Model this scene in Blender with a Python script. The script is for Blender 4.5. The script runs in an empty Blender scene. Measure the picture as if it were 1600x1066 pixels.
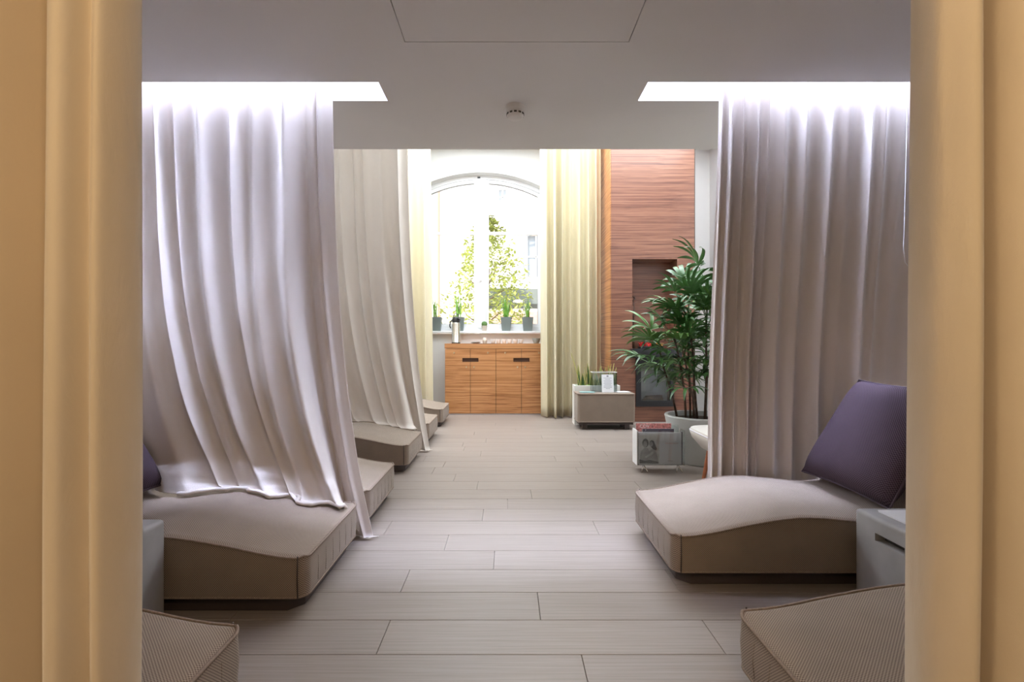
import bpy, bmesh, math, random
from mathutils import Vector, Matrix
random.seed(7)
S = bpy.context.scene
C = bpy.context.collection
PI = math.pi

# ------------------------------------------------------------------ camera, world, lights, exposure
EYE = 1.05
cam_d = bpy.data.cameras.new('camera'); cam = bpy.data.objects.new('camera', cam_d); C.objects.link(cam)
cam_d.sensor_width = 36.0; cam_d.lens = 760.0/1600.0*36.0
cam_d.shift_x = 7/1600.0; cam_d.shift_y = 2/1600.0
cam_d.clip_start = 0.05; cam_d.clip_end = 200
cam.location = (0, 0, EYE); cam.rotation_euler = (PI/2, 0, 0)
S.camera = cam
S.view_settings.view_transform = 'Standard'; S.view_settings.look = 'None'
S.view_settings.exposure = 0.75; S.view_settings.gamma = 1.0
S.view_settings.use_curve_mapping = False
S.cycles.use_denoising = True
S.cycles.max_bounces = 8; S.cycles.diffuse_bounces = 5; S.cycles.transparent_max_bounces = 16
S.cycles.sample_clamp_indirect = 8.0
S.cycles.caustics_reflective = False; S.cycles.caustics_refractive = False

W = bpy.data.worlds.new('world'); S.world = W; W.use_nodes = True
bg = W.node_tree.nodes['Background']; bg.inputs[0].default_value = (0.86, 0.93, 1.0, 1); bg.inputs[1].default_value = 1.9
sd = bpy.data.lights.new('sun', 'SUN'); sd.energy = 3.2; sd.angle = 0.02; sd.color = (1, 0.95, 0.86)
so = bpy.data.objects.new('sun', sd); C.objects.link(so); so.rotation_euler = (math.radians(42), 0, math.radians(-28))
# warm down-lights of the lobby behind the camera
for i, lx in enumerate((-1.25, 0.35)):
    ad = bpy.data.lights.new('lobby_lamp', 'AREA'); ad.shape = 'DISK'; ad.size = 0.35; ad.energy = 12.0; ad.color = (1.0, 0.78, 0.52)
    ao = bpy.data.objects.new('lobby_lamp', ad); C.objects.link(ao); ao.location = (lx, -0.45, 2.38)
    ao.rotation_euler = (math.radians(12), 0, 0)

SKY_SLOT = 105.0      # radiance of the opal panels at the top of the narrow light shafts
SKY_TALL = 5.6       # radiance of the opal roof light of the tall part of the room

# ------------------------------------------------------------------ materials
M = {}
def mat(name):
    m = bpy.data.materials.new(name); m.use_nodes = True
    nt = m.node_tree; b = nt.nodes['Principled BSDF']; M[name] = m
    return m, nt, b
def nd(nt, typ, **kw):
    n = nt.nodes.new(typ)
    for k, v in kw.items():
        if k.startswith('i_'): n.inputs[k[2:].replace('_', ' ')].default_value = v
        else: setattr(n, k, v)
    return n
def ramp(nt, stops):
    r = nt.nodes.new('ShaderNodeValToRGB'); e = r.color_ramp.elements
    while len(e) > len(stops): e.remove(e[-1])
    while len(e) < len(stops): e.new(0.5)
    for el, (p, c) in zip(e, stops): el.position = p; el.color = (*c, 1)
    return r
def plain(name, col, rough=0.5, metal=0.0, noise=0.0, nscale=6.0, bump=0.0, coat=0.0, spec=0.5):
    m, nt, b = mat(name)
    b.inputs['Roughness'].default_value = rough; b.inputs['Metallic'].default_value = metal
    b.inputs['Coat Weight'].default_value = coat; b.inputs['Specular IOR Level'].default_value = spec
    L = nt.links
    tc = nd(nt, 'ShaderNodeTexCoord')
    nz = nd(nt, 'ShaderNodeTexNoise', i_Scale=nscale, i_Detail=4.0)
    L.new(tc.outputs['Object'], nz.inputs['Vector'])
    a = tuple(max(0, c*(1-noise)) for c in col); d = tuple(min(1, c*(1+noise)) for c in col)
    r = ramp(nt, [(0.3, a), (0.7, d)]); L.new(nz.outputs['Fac'], r.inputs['Fac']); L.new(r.outputs['Color'], b.inputs['Base Color'])
    if bump:
        bp = nd(nt, 'ShaderNodeBump', i_Strength=bump, i_Distance=0.01); L.new(nz.outputs['Fac'], bp.inputs['Height']); L.new(bp.outputs['Normal'], b.inputs['Normal'])
    return m
def weave(name, light, dark, cell=0.009, sheen=0.2):
    """two-tone basket weave laid out in metres on the UV map"""
    m, nt, b = mat(name); L = nt.links
    uv = nd(nt, 'ShaderNodeUVMap'); uv.uv_map = 'UVMap'
    mp = nd(nt, 'ShaderNodeMapping'); mp.inputs['Scale'].default_value = (1/cell, 1/cell, 1); mp.inputs['Rotation'].default_value = (0, 0, 0)
    L.new(uv.outputs['UV'], mp.inputs['Vector'])
    sp = nd(nt, 'ShaderNodeSeparateXYZ'); L.new(mp.outputs['Vector'], sp.inputs['Vector'])
    def wave(o):
        a = nd(nt, 'ShaderNodeMath', operation='MULTIPLY'); a.inputs[1].default_value = 2*PI; L.new(o, a.inputs[0])
        s = nd(nt, 'ShaderNodeMath', operation='SINE'); L.new(a.outputs[0], s.inputs[0]); return s.outputs[0]
    mul = nd(nt, 'ShaderNodeMath', operation='MULTIPLY'); L.new(wave(sp.outputs['X']), mul.inputs[0]); L.new(wave(sp.outputs['Y']), mul.inputs[1])
    add = nd(nt, 'ShaderNodeMath', operation='MULTIPLY_ADD'); add.inputs[1].default_value = 0.5; add.inputs[2].default_value = 0.5; L.new(mul.outputs[0], add.inputs[0])
    r = ramp(nt, [(0.32, dark), (0.62, light)]); L.new(add.outputs[0], r.inputs['Fac'])
    nz = nd(nt, 'ShaderNodeTexNoise', i_Scale=9.0, i_Detail=3.0); L.new(uv.outputs['UV'], nz.inputs['Vector'])
    r2 = ramp(nt, [(0.3, (0.9, 0.9, 0.9)), (0.7, (1, 1, 1))]); L.new(nz.outputs['Fac'], r2.inputs['Fac'])
    mx = nd(nt, 'ShaderNodeMix', data_type='RGBA', blend_type='MULTIPLY'); mx.inputs[0].default_value = 1
    L.new(r.outputs['Color'], mx.inputs[6]); L.new(r2.outputs['Color'], mx.inputs[7]); L.new(mx.outputs[2], b.inputs['Base Color'])
    bp = nd(nt, 'ShaderNodeBump', i_Strength=0.35, i_Distance=0.002); L.new(add.outputs[0], bp.inputs['Height']); L.new(bp.outputs['Normal'], b.inputs['Normal'])
    b.inputs['Roughness'].default_value = 0.85; b.inputs['Specular IOR Level'].default_value = 0.25; b.inputs['Sheen Weight'].default_value = sheen; b.inputs['Sheen Roughness'].default_value = 0.5
    return m
def cloth(name, col, rough=0.45, sheen=0.2, trans=0.0, wrinkle=0.25, tint=0.06, spec=0.5, wscale=14.0):
    m, nt, b = mat(name); L = nt.links
    uv = nd(nt, 'ShaderNodeUVMap'); uv.uv_map = 'UVMap'
    nz = nd(nt, 'ShaderNodeTexNoise', i_Scale=wscale, i_Detail=5.0, i_Roughness=0.55, i_Distortion=0.6); L.new(uv.outputs['UV'], nz.inputs['Vector'])
    n2 = nd(nt, 'ShaderNodeTexNoise', i_Scale=2.2, i_Detail=2.0); L.new(uv.outputs['UV'], n2.inputs['Vector'])
    r = ramp(nt, [(0.25, tuple(c*(1-tint) for c in col)), (0.75, tuple(min(1, c*(1+tint)) for c in col))])
    L.new(n2.outputs['Fac'], r.inputs['Fac']); L.new(r.outputs['Color'], b.inputs['Base Color'])
    th = nd(nt, 'ShaderNodeTexWave', wave_type='BANDS', bands_direction='Y', i_Scale=420.0, i_Distortion=1.0); L.new(uv.outputs['UV'], th.inputs['Vector'])
    sm = nd(nt, 'ShaderNodeMath', operation='MULTIPLY_ADD'); sm.inputs[1].default_value = 0.06; L.new(th.outputs['Fac'], sm.inputs[0]); L.new(nz.outputs['Fac'], sm.inputs[2])
    bp = nd(nt, 'ShaderNodeBump', i_Strength=wrinkle, i_Distance=0.012); L.new(sm.outputs[0], bp.inputs['Height']); L.new(bp.outputs['Normal'], b.inputs['Normal'])
    b.inputs['Roughness'].default_value = rough; b.inputs['Sheen Weight'].default_value = sheen; b.inputs['Sheen Roughness'].default_value = 0.4
    b.inputs['Specular IOR Level'].default_value = spec
    if trans:
        t = nd(nt, 'ShaderNodeBsdfTranslucent'); L.new(r.outputs['Color'], t.inputs['Color'])
        ms = nd(nt, 'ShaderNodeMixShader'); ms.inputs[0].default_value = trans
        out = nt.nodes['Material Output']; L.new(b.outputs[0], ms.inputs[1]); L.new(t.outputs[0], ms.inputs[2]); L.new(ms.outputs[0], out.inputs['Surface'])
    return m
def zebrano(name, stops, rough=0.35):
    m, nt, b = mat(name); L = nt.links
    tc = nd(nt, 'ShaderNodeTexCoord')
    n0 = nd(nt, 'ShaderNodeTexNoise', i_Scale=1.2, i_Detail=2.0); L.new(tc.outputs['Object'], n0.inputs['Vector'])
    mp = nd(nt, 'ShaderNodeMapping'); mp.inputs['Scale'].default_value = (0.55, 0.55, 34.0); L.new(tc.outputs['Object'], mp.inputs['Vector'])
    ad = nd(nt, 'ShaderNodeMix', data_type='RGBA', blend_type='ADD'); ad.inputs[0].default_value = 1.0
    L.new(mp.outputs['Vector'], ad.inputs[6]); L.new(n0.outputs['Color'], ad.inputs[7])
    nz = nd(nt, 'ShaderNodeTexNoise', i_Scale=1.6, i_Detail=5.0, i_Roughness=0.62); L.new(ad.outputs[2], nz.inputs['Vector'])
    r = ramp(nt, stops); L.new(nz.outputs['Fac'], r.inputs['Fac']); L.new(r.outputs['Color'], b.inputs['Base Color'])
    b.inputs['Roughness'].default_value = rough; b.inputs['Coat Weight'].default_value = 0.15
    return m
def clear(name, tint=(1, 1, 1), gloss=0.08, rough=0.02):
    m, nt, b = mat(name); L = nt.links
    t = nd(nt, 'ShaderNodeBsdfTransparent'); t.inputs[0].default_value = (*tint, 1)
    g = nd(nt, 'ShaderNodeBsdfGlossy'); g.inputs['Roughness'].default_value = rough
    f = nd(nt, 'ShaderNodeFresnel'); f.inputs[0].default_value = 1.45
    mu = nd(nt, 'ShaderNodeMath', operation='MULTIPLY_ADD'); mu.inputs[1].default_value = 0.7; mu.inputs[2].default_value = gloss*0.2; L.new(f.outputs[0], mu.inputs[0])
    ms = nd(nt, 'ShaderNodeMixShader'); L.new(mu.outputs[0], ms.inputs[0]); L.new(t.outputs[0], ms.inputs[1]); L.new(g.outputs[0], ms.inputs[2])
    L.new(ms.outputs[0], nt.nodes['Material Output'].inputs['Surface']); return m
def glow(name, col, strength):
    m, nt, b = mat(name)
    b.inputs['Base Color'].default_value = (0.9, 0.9, 0.9, 1); b.inputs['Emission Color'].default_value = (*col, 1); b.inputs['Emission Strength'].default_value = strength
    return m

plain('white_paint', (0.86, 0.855, 0.84), 0.7, noise=0.015, nscale=3)
plain('ceiling_paint', (0.74, 0.72, 0.71), 0.8, noise=0.015, nscale=2)
plain('window_white', (0.86, 0.86, 0.86), 0.35)
plain('seal_grey', (0.35, 0.35, 0.36), 0.6)
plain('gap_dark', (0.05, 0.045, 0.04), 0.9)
plain('subfloor', (0.26, 0.22, 0.19), 0.9)
weave('seat_fabric', (0.37, 0.295, 0.232), (0.14, 0.098, 0.072), 0.0085)
weave('pillow_fabric', (0.105, 0.072, 0.088), (0.030, 0.016, 0.024), 0.011, 0.0)
plain('seat_piping', (0.24, 0.18, 0.14), 0.8, noise=0.2, nscale=160)
plain('pillow_piping', (0.07, 0.045, 0.06), 0.8)
plain('plinth_brown', (0.055, 0.038, 0.034), 0.45)
cloth('satin', (0.72, 0.65, 0.60), 0.33, 0.15, 0.0, 0.30, 0.03, 0.7, 8.0)
cloth('satin_thin', (0.78, 0.72, 0.66), 0.42, 0.15, 0.22, 0.12, 0.03)
cloth('window_cloth', (0.74, 0.66, 0.46), 0.6, 0.2, 0.16, 0.12, 0.03)
cloth('velvet', (0.74, 0.60, 0.42), 0.75, 0.5, 0.0, 0.45, 0.07, 0.3, 7.0)
zebrano('cabinet_wood', [(0.30, (0.17, 0.058, 0.020)), (0.42, (0.36, 0.150, 0.052)), (0.56, (0.50, 0.235, 0.095)), (0.72, (0.62, 0.33, 0.15))])
zebrano('column_wood', [(0.30, (0.075, 0.024, 0.018)), (0.42, (0.165, 0.066, 0.042)), (0.56, (0.245, 0.108, 0.066)), (0.72, (0.33, 0.16, 0.098))])
plain('handle_brown', (0.07, 0.028, 0.014), 0.5)
plain('brass', (0.75, 0.62, 0.42), 0.3, 0.9)
plain('steel', (0.62, 0.58, 0.52), 0.22, 1.0)
plain('black_plastic', (0.03, 0.03, 0.032), 0.35)
plain('black_metal', (0.014, 0.014, 0.016), 0.4)
plain('concrete', (0.38, 0.375, 0.38), 0.65, noise=0.10, nscale=9, bump=0.05)
plain('pot_glaze', (0.60, 0.63, 0.62), 0.5, noise=0.05, nscale=5)
plain('slate_pot', (0.17, 0.20, 0.19), 0.6, noise=0.06)
plain('terracotta_pale', (0.50, 0.43, 0.36), 0.8)
plain('planter_white', (0.80, 0.79, 0.74), 0.5)
plain('soil', (0.045, 0.03, 0.02), 0.95, noise=0.4, nscale=60, bump=0.6)
plain('palm_green', (0.045, 0.125, 0.030), 0.38, noise=0.45, nscale=5, spec=0.6)
plain('palm_green_light', (0.095, 0.21, 0.045), 0.38, noise=0.35, nscale=5, spec=0.6)
plain('cane', (0.075, 0.045, 0.028), 0.8, noise=0.4, nscale=40, bump=0.4)
plain('snake_green', (0.055, 0.12, 0.035), 0.45, noise=0.5, nscale=30)
plain('snake_edge', (0.50, 0.46, 0.14), 0.5, noise=0.1)
plain('grass_green', (0.20, 0.42, 0.06), 0.5, noise=0.4, nscale=12)
plain('cactus_green', (0.10, 0.20, 0.05), 0.7, noise=0.3, nscale=60, bump=0.6)
plain('porcelain', (0.84, 0.84, 0.82), 0.2)
plain('bowl_grey', (0.36, 0.40, 0.38), 0.4)
plain('wax_pink', (0.80, 0.60, 0.50), 0.5)
plain('paper', (0.82, 0.83, 0.86), 0.6)
plain('paper_grey', (0.74, 0.73, 0.79), 0.5)
plain('ink_grey', (0.30, 0.30, 0.34), 0.6)
plain('photo_dark', (0.10, 0.10, 0.11), 0.5, noise=0.3, nscale=25)
plain('photo_mid', (0.38, 0.37, 0.38), 0.5, noise=0.25, nscale=18)
plain('photo_light', (0.60, 0.59, 0.60), 0.5, noise=0.2, nscale=18)
plain('teal_print', (0.25, 0.42, 0.42), 0.5, noise=0.3, nscale=40)
plain('cover_pink', (0.62, 0.25, 0.24), 0.4, noise=0.5, nscale=55)
plain('cover_dark', (0.06, 0.05, 0.08), 0.4)
plain('ink_red', (0.75, 0.03, 0.10), 0.5)
plain('cream_leather', (0.78, 0.74, 0.68), 0.4, noise=0.03)
plain('chair_wood', (0.42, 0.14, 0.06), 0.5, noise=0.15, nscale=30)
plain('flower_red', (0.70, 0.03, 0.03), 0.5, noise=0.3, nscale=40)
plain('flower_orange', (0.85, 0.30, 0.04), 0.5, noise=0.3, nscale=40)
plain('detector_white', (0.72, 0.70, 0.69), 0.4)
plain('cord_white', (0.85, 0.85, 0.85), 0.4)
plain('stove_back', (0.40, 0.42, 0.44), 0.5, noise=0.08)
clear('window_glass'); clear('acrylic', (0.93, 0.96, 0.96), 0.3)
glow('opal_slot', (0.64, 0.72, 1.0), SKY_SLOT); glow('opal_tall', (0.84, 0.92, 1.0), SKY_TALL)
plain('facade', (0.84, 0.78, 0.72), 0.9, noise=0.03, nscale=1.0)
plain('facade_glass', (0.30, 0.33, 0.36), 0.2)
plain('pipe_copper', (0.55, 0.28, 0.20), 0.6)
plain('yard', (0.55, 0.50, 0.45), 0.9, noise=0.1, nscale=1)
plain('tree_leaf', (0.42, 0.46, 0.12), 0.6, noise=0.5, nscale=3)
plain('bark', (0.22, 0.16, 0.11), 0.9, noise=0.3, nscale=15)
plain('canvas_white', (0.82, 0.82, 0.80), 0.8)
plain('canvas_grey', (0.22, 0.24, 0.23), 0.8)
plain('yard_brick', (0.66, 0.42, 0.33), 0.9, noise=0.15, nscale=8)

# floor boards: pale limed grain, each board slightly different
m, nt, b = mat('limed_oak'); L = nt.links
tc = nd(nt, 'ShaderNodeTexCoord'); oi = nd(nt, 'ShaderNodeObjectInfo')
mp = nd(nt, 'ShaderNodeMapping'); mp.inputs['Scale'].default_value = (1.3, 60, 1); L.new(tc.outputs['Object'], mp.inputs['Vector'])
cb = nd(nt, 'ShaderNodeCombineXYZ'); L.new(oi.outputs['Random'], cb.inputs['Z'])
sc = nd(nt, 'ShaderNodeVectorMath', operation='MULTIPLY_ADD'); sc.inputs[1].default_value = (0, 0, 40); L.new(cb.outputs[0], sc.inputs[0]); L.new(mp.outputs[0], sc.inputs[2])
nz = nd(nt, 'ShaderNodeTexNoise', i_Scale=2.0, i_Detail=6.0, i_Roughness=0.6); L.new(sc.outputs[0], nz.inputs['Vector'])
r = ramp(nt, [(0.28, (0.220, 0.180, 0.153)), (0.5, (0.262, 0.217, 0.187)), (0.75, (0.305, 0.257, 0.224))]); L.new(nz.outputs['Fac'], r.inputs['Fac'])
hv = nd(nt, 'ShaderNodeHueSaturation'); L.new(r.outputs['Color'], hv.inputs['Color'])
mr = nd(nt, 'ShaderNodeMapRange'); mr.inputs[3].default_value = 0.96; mr.inputs[4].default_value = 1.04; L.new(oi.outputs['Random'], mr.inputs[0]); L.new(mr.outputs[0], hv.inputs['Value'])
L.new(hv.outputs[0], b.inputs['Base Color']); b.inputs['Roughness'].default_value = 0.42
bp = nd(nt, 'ShaderNodeBump', i_Strength=0.08, i_Distance=0.002); L.new(nz.outputs['Fac'], bp.inputs['Height']); L.new(bp.outputs['Normal'], b.inputs['Normal'])

# ------------------------------------------------------------------ mesh helpers
class MB:
    def __init__(s): s.v = []; s.f = []
    def add(s, vs, fs):
        o = len(s.v); s.v += [tuple(p) for p in vs]; s.f += [tuple(i+o for i in f) for f in fs]; return s
    def box(s, x0, x1, y0, y1, z0, z1):
        return s.add([(x0,y0,z0),(x1,y0,z0),(x1,y1,z0),(x0,y1,z0),(x0,y0,z1),(x1,y0,z1),(x1,y1,z1),(x0,y1,z1)],
                     [(0,3,2,1),(4,5,6,7),(0,1,5,4),(1,2,6,5),(2,3,7,6),(3,0,4,7)])
    def frustum(s, bottom, top):
        n = len(bottom)
        return s.add(list(bottom)+list(top), [tuple(range(n-1,-1,-1)), tuple(range(n,2*n))]+[(i,(i+1)%n,n+(i+1)%n,n+i) for i in range(n)])
    def lathe(s, prof, c=(0,0,0), n=28, cap=True):
        o = []
        for r, z in prof:
            for k in range(n):
                a = 2*PI*k/n; o.append((c[0]+r*math.cos(a), c[1]+r*math.sin(a), c[2]+z))
        fs = []
        for i in range(len(prof)-1):
            for k in range(n): fs.append((i*n+k, i*n+(k+1)%n, (i+1)*n+(k+1)%n, (i+1)*n+k))
        if cap: fs += [tuple(range(n-1,-1,-1)), tuple((len(prof)-1)*n+k for k in range(n))]
        return s.add(o, fs)
    def tube(s, pts, r, n=8, closed=False, taper=None):
        pts = [Vector(p) for p in pts]; m = len(pts); vs = []
        up = Vector((0,0,1)); prev = None
        for i, p in enumerate(pts):
            if closed: t = pts[(i+1)%m]-pts[i-1]
            else: t = pts[min(i+1,m-1)]-pts[max(i-1,0)]
            t.normalize()
            a = prev - t*prev.dot(t) if prev is not None else (up - t*up.dot(t) if abs(t.z) < 0.9 else Vector((1,0,0))-t*t.x)
            a.normalize(); prev = a; bb = t.cross(a)
            rr = r if taper is None else r*(1+(taper-1)*i/(m-1))
            for k in range(n):
                th = 2*PI*k/n; vs.append(p + a*(rr*math.cos(th)) + bb*(rr*math.sin(th)))
        fs = []
        for i in range(m if closed else m-1):
            j = (i+1) % m
            for k in range(n): fs.append((i*n+k, i*n+(k+1)%n, j*n+(k+1)%n, j*n+k))
        if not closed: fs += [tuple(range(n-1,-1,-1)), tuple((m-1)*n+k for k in range(n))]
        return s.add(vs, fs)
    def slab(s, xs, ys, z0, z1, holes, axis='z'):
        """grid slab with rectangular holes (a,b,c,d); axis = normal of the slab"""
        def hole(x, y): return any(h[0]-1e-6 <= x <= h[1]+1e-6 and h[2]-1e-6 <= y <= h[3]+1e-6 for h in holes)
        X = sorted(set(xs) | {h[i] for h in holes for i in (0,1)}); Y = sorted(set(ys) | {h[i] for h in holes for i in (2,3)})
        X = [x for x in X if xs[0]-1e-6 <= x <= xs[-1]+1e-6]; Y = [y for y in Y if ys[0]-1e-6 <= y <= ys[-1]+1e-6]
        for i in range(len(X)-1):
            for j in range(len(Y)-1):
                if not hole((X[i]+X[i+1])/2, (Y[j]+Y[j+1])/2):
                    if axis == 'z': s.box(X[i],X[i+1],Y[j],Y[j+1],z0,z1)
                    elif axis == 'y': s.box(X[i],X[i+1],z0,z1,Y[j],Y[j+1])
        return s
    def build(s, name, material, parent=None, loc=None, smooth=None, bevel=0.0, seg=2, uv=False):
        me = bpy.data.meshes.new(name); me.from_pydata(s.v, [], s.f)
        bm = bmesh.new(); bm.from_mesh(me); bmesh.ops.recalc_face_normals(bm, faces=bm.faces)
        if bevel:
            bmesh.ops.remove_doubles(bm, verts=bm.verts, dist=1e-5)
            ed = [e for e in bm.edges if len(e.link_faces) == 2 and e.calc_face_angle(0) > 0.6]
            bmesh.ops.bevel(bm, geom=ed, offset=bevel, segments=seg, affect='EDGES', profile=0.6, clamp_overlap=True)
        bm.to_mesh(me); bm.free()
        return link(name, me, material, parent, loc, smooth if smooth is not None else (0.6 if bevel else None), uv)
def box_uv(me):
    l = me.uv_layers.new(name='UVMap')
    for p in me.polygons:
        n = p.normal; ax = max(range(3), key=lambda k: abs(n[k]))
        for li in p.loop_indices:
            c = me.vertices[me.loops[li].vertex_index].co
            l.data[li].uv = (c.y, c.z) if ax == 0 else (c.x, c.z) if ax == 1 else (c.x, c.y)
def link(name, me, material, parent=None, loc=None, smooth=None, uv=False):
    if uv: box_uv(me)
    if smooth is not None:
        me.shade_smooth()
        if smooth < 3: me.set_sharp_from_angle(angle=smooth)
    if material: me.materials.append(M[material])
    o = bpy.data.objects.new(name, me); C.objects.link(o)
    if parent is not None: o.parent = parent
    if loc is not None: o.location = loc
    return o
def tag(o, label=None, cat=None, group=None, kind=None):
    if label: o['label'] = label
    if cat: o['category'] = cat
    if group: o['group'] = group
    if kind: o['kind'] = kind
    return o
def thing(name, label, cat, loc=(0,0,0), rz=0.0, group=None):
    o = bpy.data.objects.new(name, None); C.objects.link(o); o.location = loc; o.rotation_euler = (0,0,rz); o.empty_display_size = 0.1
    return tag(o, label, cat, group)
def copy_tree(o, parent=None):
    c = o.copy(); C.objects.link(c); c.parent = parent
    for ch in list(o.children):
        copy_tree(ch, c)
    return c
def lerp(a, b, t): return a+(b-a)*t
def sstep(a, b, x):
    t = max(0.0, min(1.0, (x-a)/(b-a))); return t*t*(3-2*t)
def pl(tab, x):
    if x <= tab[0][0]: return tab[0][1]
    for (a, p), (b2, q) in zip(tab, tab[1:]):
        if x <= b2:
            t = (x-a)/(b2-a); return lerp(p, q, t)
    return tab[-1][1]
def spl(tab, x):
    """smooth (Catmull-Rom) table look-up"""
    n = len(tab)
    if x <= tab[0][0]: return tab[0][1]
    if x >= tab[-1][0]: return tab[-1][1]
    for i in range(n-1):
        if x <= tab[i+1][0]:
            t = (x-tab[i][0])/(tab[i+1][0]-tab[i][0])
            p0 = tab[max(i-1,0)][1]; p1 = tab[i][1]; p2 = tab[i+1][1]; p3 = tab[min(i+2,n-1)][1]
            return 0.5*((2*p1)+(-p0+p2)*t+(2*p0-5*p1+4*p2-p3)*t*t+(-p0+3*p1-3*p2+p3)*t**3)

# ------------------------------------------------------------------ the setting
XW, YB, YN, ZL, ZH = 3.1, 7.46, -2.2, 2.42, 4.0
CE = 3.45                                  # where the low ceiling ends
floor = tag(MB().box(-XW, XW, YN, YB, -0.15, -0.012).build('floor', 'subfloor'), kind='structure')
PW, PL = 0.2035, 1.177
joints = {-1: .248, 0: -.442, 1: .125, 2: -.45, 3: -.065, 4: -.32, 5: .5, 6: -.15, 7: 0.0, 8: .164, 9: -.22, 10: -.41}
full = None
for k in range(-9, 29):
    y0 = 1.635+PW*k; y1 = min(y0+PW, YB)
    if y0 >= YB-0.02 or y0 < -0.2: continue
    j = joints.get(k, random.uniform(-0.6, 0.6)); x = j-PL*4
    while x < XW:
        a, e = max(x, -XW), min(x+PL, XW)
        if e-a > 0.05:
            whole = e-a > PL-1e-4 and y1-y0 > PW-1e-4
            if whole and full is not None:
                o = bpy.data.objects.new('plank', full); C.objects.link(o); o.parent = floor; o.location = ((a+e)/2, (y0+y1)/2, 0)
            else:
                hx, hy = (e-a)/2-0.0008, (y1-y0)/2-0.0008
                o = MB().box(-hx, hx, -hy, hy, -0.012, 0).build('plank', 'limed_oak', floor, ((a+e)/2, (y0+y1)/2, 0), bevel=0.0012, seg=1)
                if whole: full = o.data
        x += PL

HX0, HX1, HY0, HY1 = -0.47, 0.555, 1.10, 2.22
SL, SR, SY0, SY1 = -0.68, 0.74, 2.56, 2.76
ceil = MB().slab([-XW, XW], [YN, CE], ZL, ZL+0.12, [(HX0, HX1, HY0, HY1), (-XW+0.02, SL, SY0, SY1), (SR, XW-0.02, SY0, SY1)]).build('ceiling', 'ceiling_paint')
tag(ceil, kind='structure')
MB().box(HX0+0.004, HX1-0.004, HY0+0.004, HY1-0.004, ZL, ZL+0.03).build('access_hatch', 'ceiling_paint', ceil)
MB().slab([HX0-0.02, HX1+0.02], [HY0-0.02, HY1+0.02], ZL+0.03, ZL+0.05, []).build('hatch_frame', 'gap_dark', ceil)
SZ = 3.38
for nm, a, e in (('left', -XW+0.02, SL), ('right', SR, XW-0.02)):
    sh = MB()
    sh.box(a, e, SY0-0.04, SY0, ZL+0.12, SZ).box(a, e, SY1, SY1+0.04, ZL+0.12, SZ).box(a-0.02, a, SY0-0.04, SY1+0.04, ZL+0.12, SZ).box(e, e+0.02, SY0-0.04, SY1+0.04, ZL+0.12, SZ)
    o = tag(sh.build('light_shaft_'+nm, 'white_paint'), kind='structure')
    MB().box(a, e, SY0, SY1, SZ-0.04, SZ-0.01).build('opal_panel', 'opal_slot', o)
up = tag(MB().box(-XW, XW, CE-0.12, CE, ZL+0.12, ZH).build('wall_upper', 'white_paint'), kind='structure')
TX, TY0, TY1 = 2.8, 4.6, 6.85
roof = tag(MB().slab([-XW, XW], [CE-0.12, YB+0.5], ZH, ZH+0.12, [(-TX, TX, TY0, TY1)]).build('ceiling_high', 'white_paint'), kind='structure')
MB().box(-TX, TX, TY0, TY1, ZH+0.06, ZH+0.1).build('roof_light_panel', 'opal_tall', roof)
tag(MB().box(-XW-0.2, XW+0.2, YN, CE-0.12, ZH-0.02, ZH+0.1).build('ceiling_roof_slab', 'white_paint'), kind='structure')
tag(MB().box(-XW-0.15, -XW, YN, YB+0.5, -0.15, ZH+0.12).build('wall_left', 'white_paint'), kind='structure')
tag(MB().box(XW, XW+0.15, YN, YB+0.5, -0.15, ZH+0.12).build('wall_right', 'white_paint'), kind='structure')
tag(MB().box(-XW-0.15, XW+0.15, YN-0.15, YN, -0.15, ZH).build('wall_behind', 'white_paint'), kind='structure')

# window wall with the arched opening
WC, WH, WZ0, WZS, WZT = -0.41, 1.0, 1.22, 3.40, 3.66
def arch(x, grow=0.0):
    h = WH+grow; t = (x-WC)/h; rise = WZT-WZS
    Rr = (WH*WH+rise*rise)/(2*rise); cz = WZT-Rr
    return cz+math.sqrt(max(0, (Rr+grow)**2-(x-WC)**2))
wb = MB(); D0, D1 = YB, YB+0.42
wb.box(-XW, WC-WH, D0, D1, -0.15, ZH).box(WC+WH, XW, D0, D1, -0.15, ZH).box(WC-WH, WC+WH, D0, D1, -0.15, WZ0-0.04)
NA = 28
for i in range(NA):
    xa, xb = WC-WH+2*WH*i/NA, WC-WH+2*WH*(i+1)/NA; za, zb = arch(xa), arch(xb)
    wb.add([(xa,D0,za),(xb,D0,zb),(xb,D1,zb),(xa,D1,za),(xa,D0,ZH),(xb,D0,ZH),(xb,D1,ZH),(xa,D1,ZH)], [(0,3,2,1),(4,5,6,7),(0,1,5,4),(2,3,7,6)])
tag(wb.build('wall_back', 'white_paint'), kind='structure')
win = tag(bpy.data.objects.new('window_1', None), kind='structure'); C.objects.link(win); win.location = (WC, 7.61, WZ0)
def wl(x, z): return (x-WC, z-WZ0)
def ring(name, inset0, inset1, y0, y1, mname, parent):
    def outline(ins):
        p = [(WC-WH+ins, WZ0+ins), (WC+WH-ins, WZ0+ins)]
        for i in range(NA+1):
            x = WC+WH-ins-2*(WH-ins)*i/NA; p.append((x, arch(x, -ins)))
        return [wl(*q) for q in p]
    A, B = outline(inset0), outline(inset1); n = len(A); mb = MB()
    vs = [(x,y0,z) for x,z in A]+[(x,y0,z) for x,z in B]+[(x,y1,z) for x,z in A]+[(x,y1,z) for x,z in B]
    fs = []
    for i in range(n):
        j = (i+1) % n
        fs += [(i,j,n+j,n+i),(2*n+i,3*n+i,3*n+j,2*n+j),(i,2*n+i,2*n+j,j),(n+i,n+j,3*n+j,3*n+i)]
    return mb.add(vs, fs).build(name, mname, parent)
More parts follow.
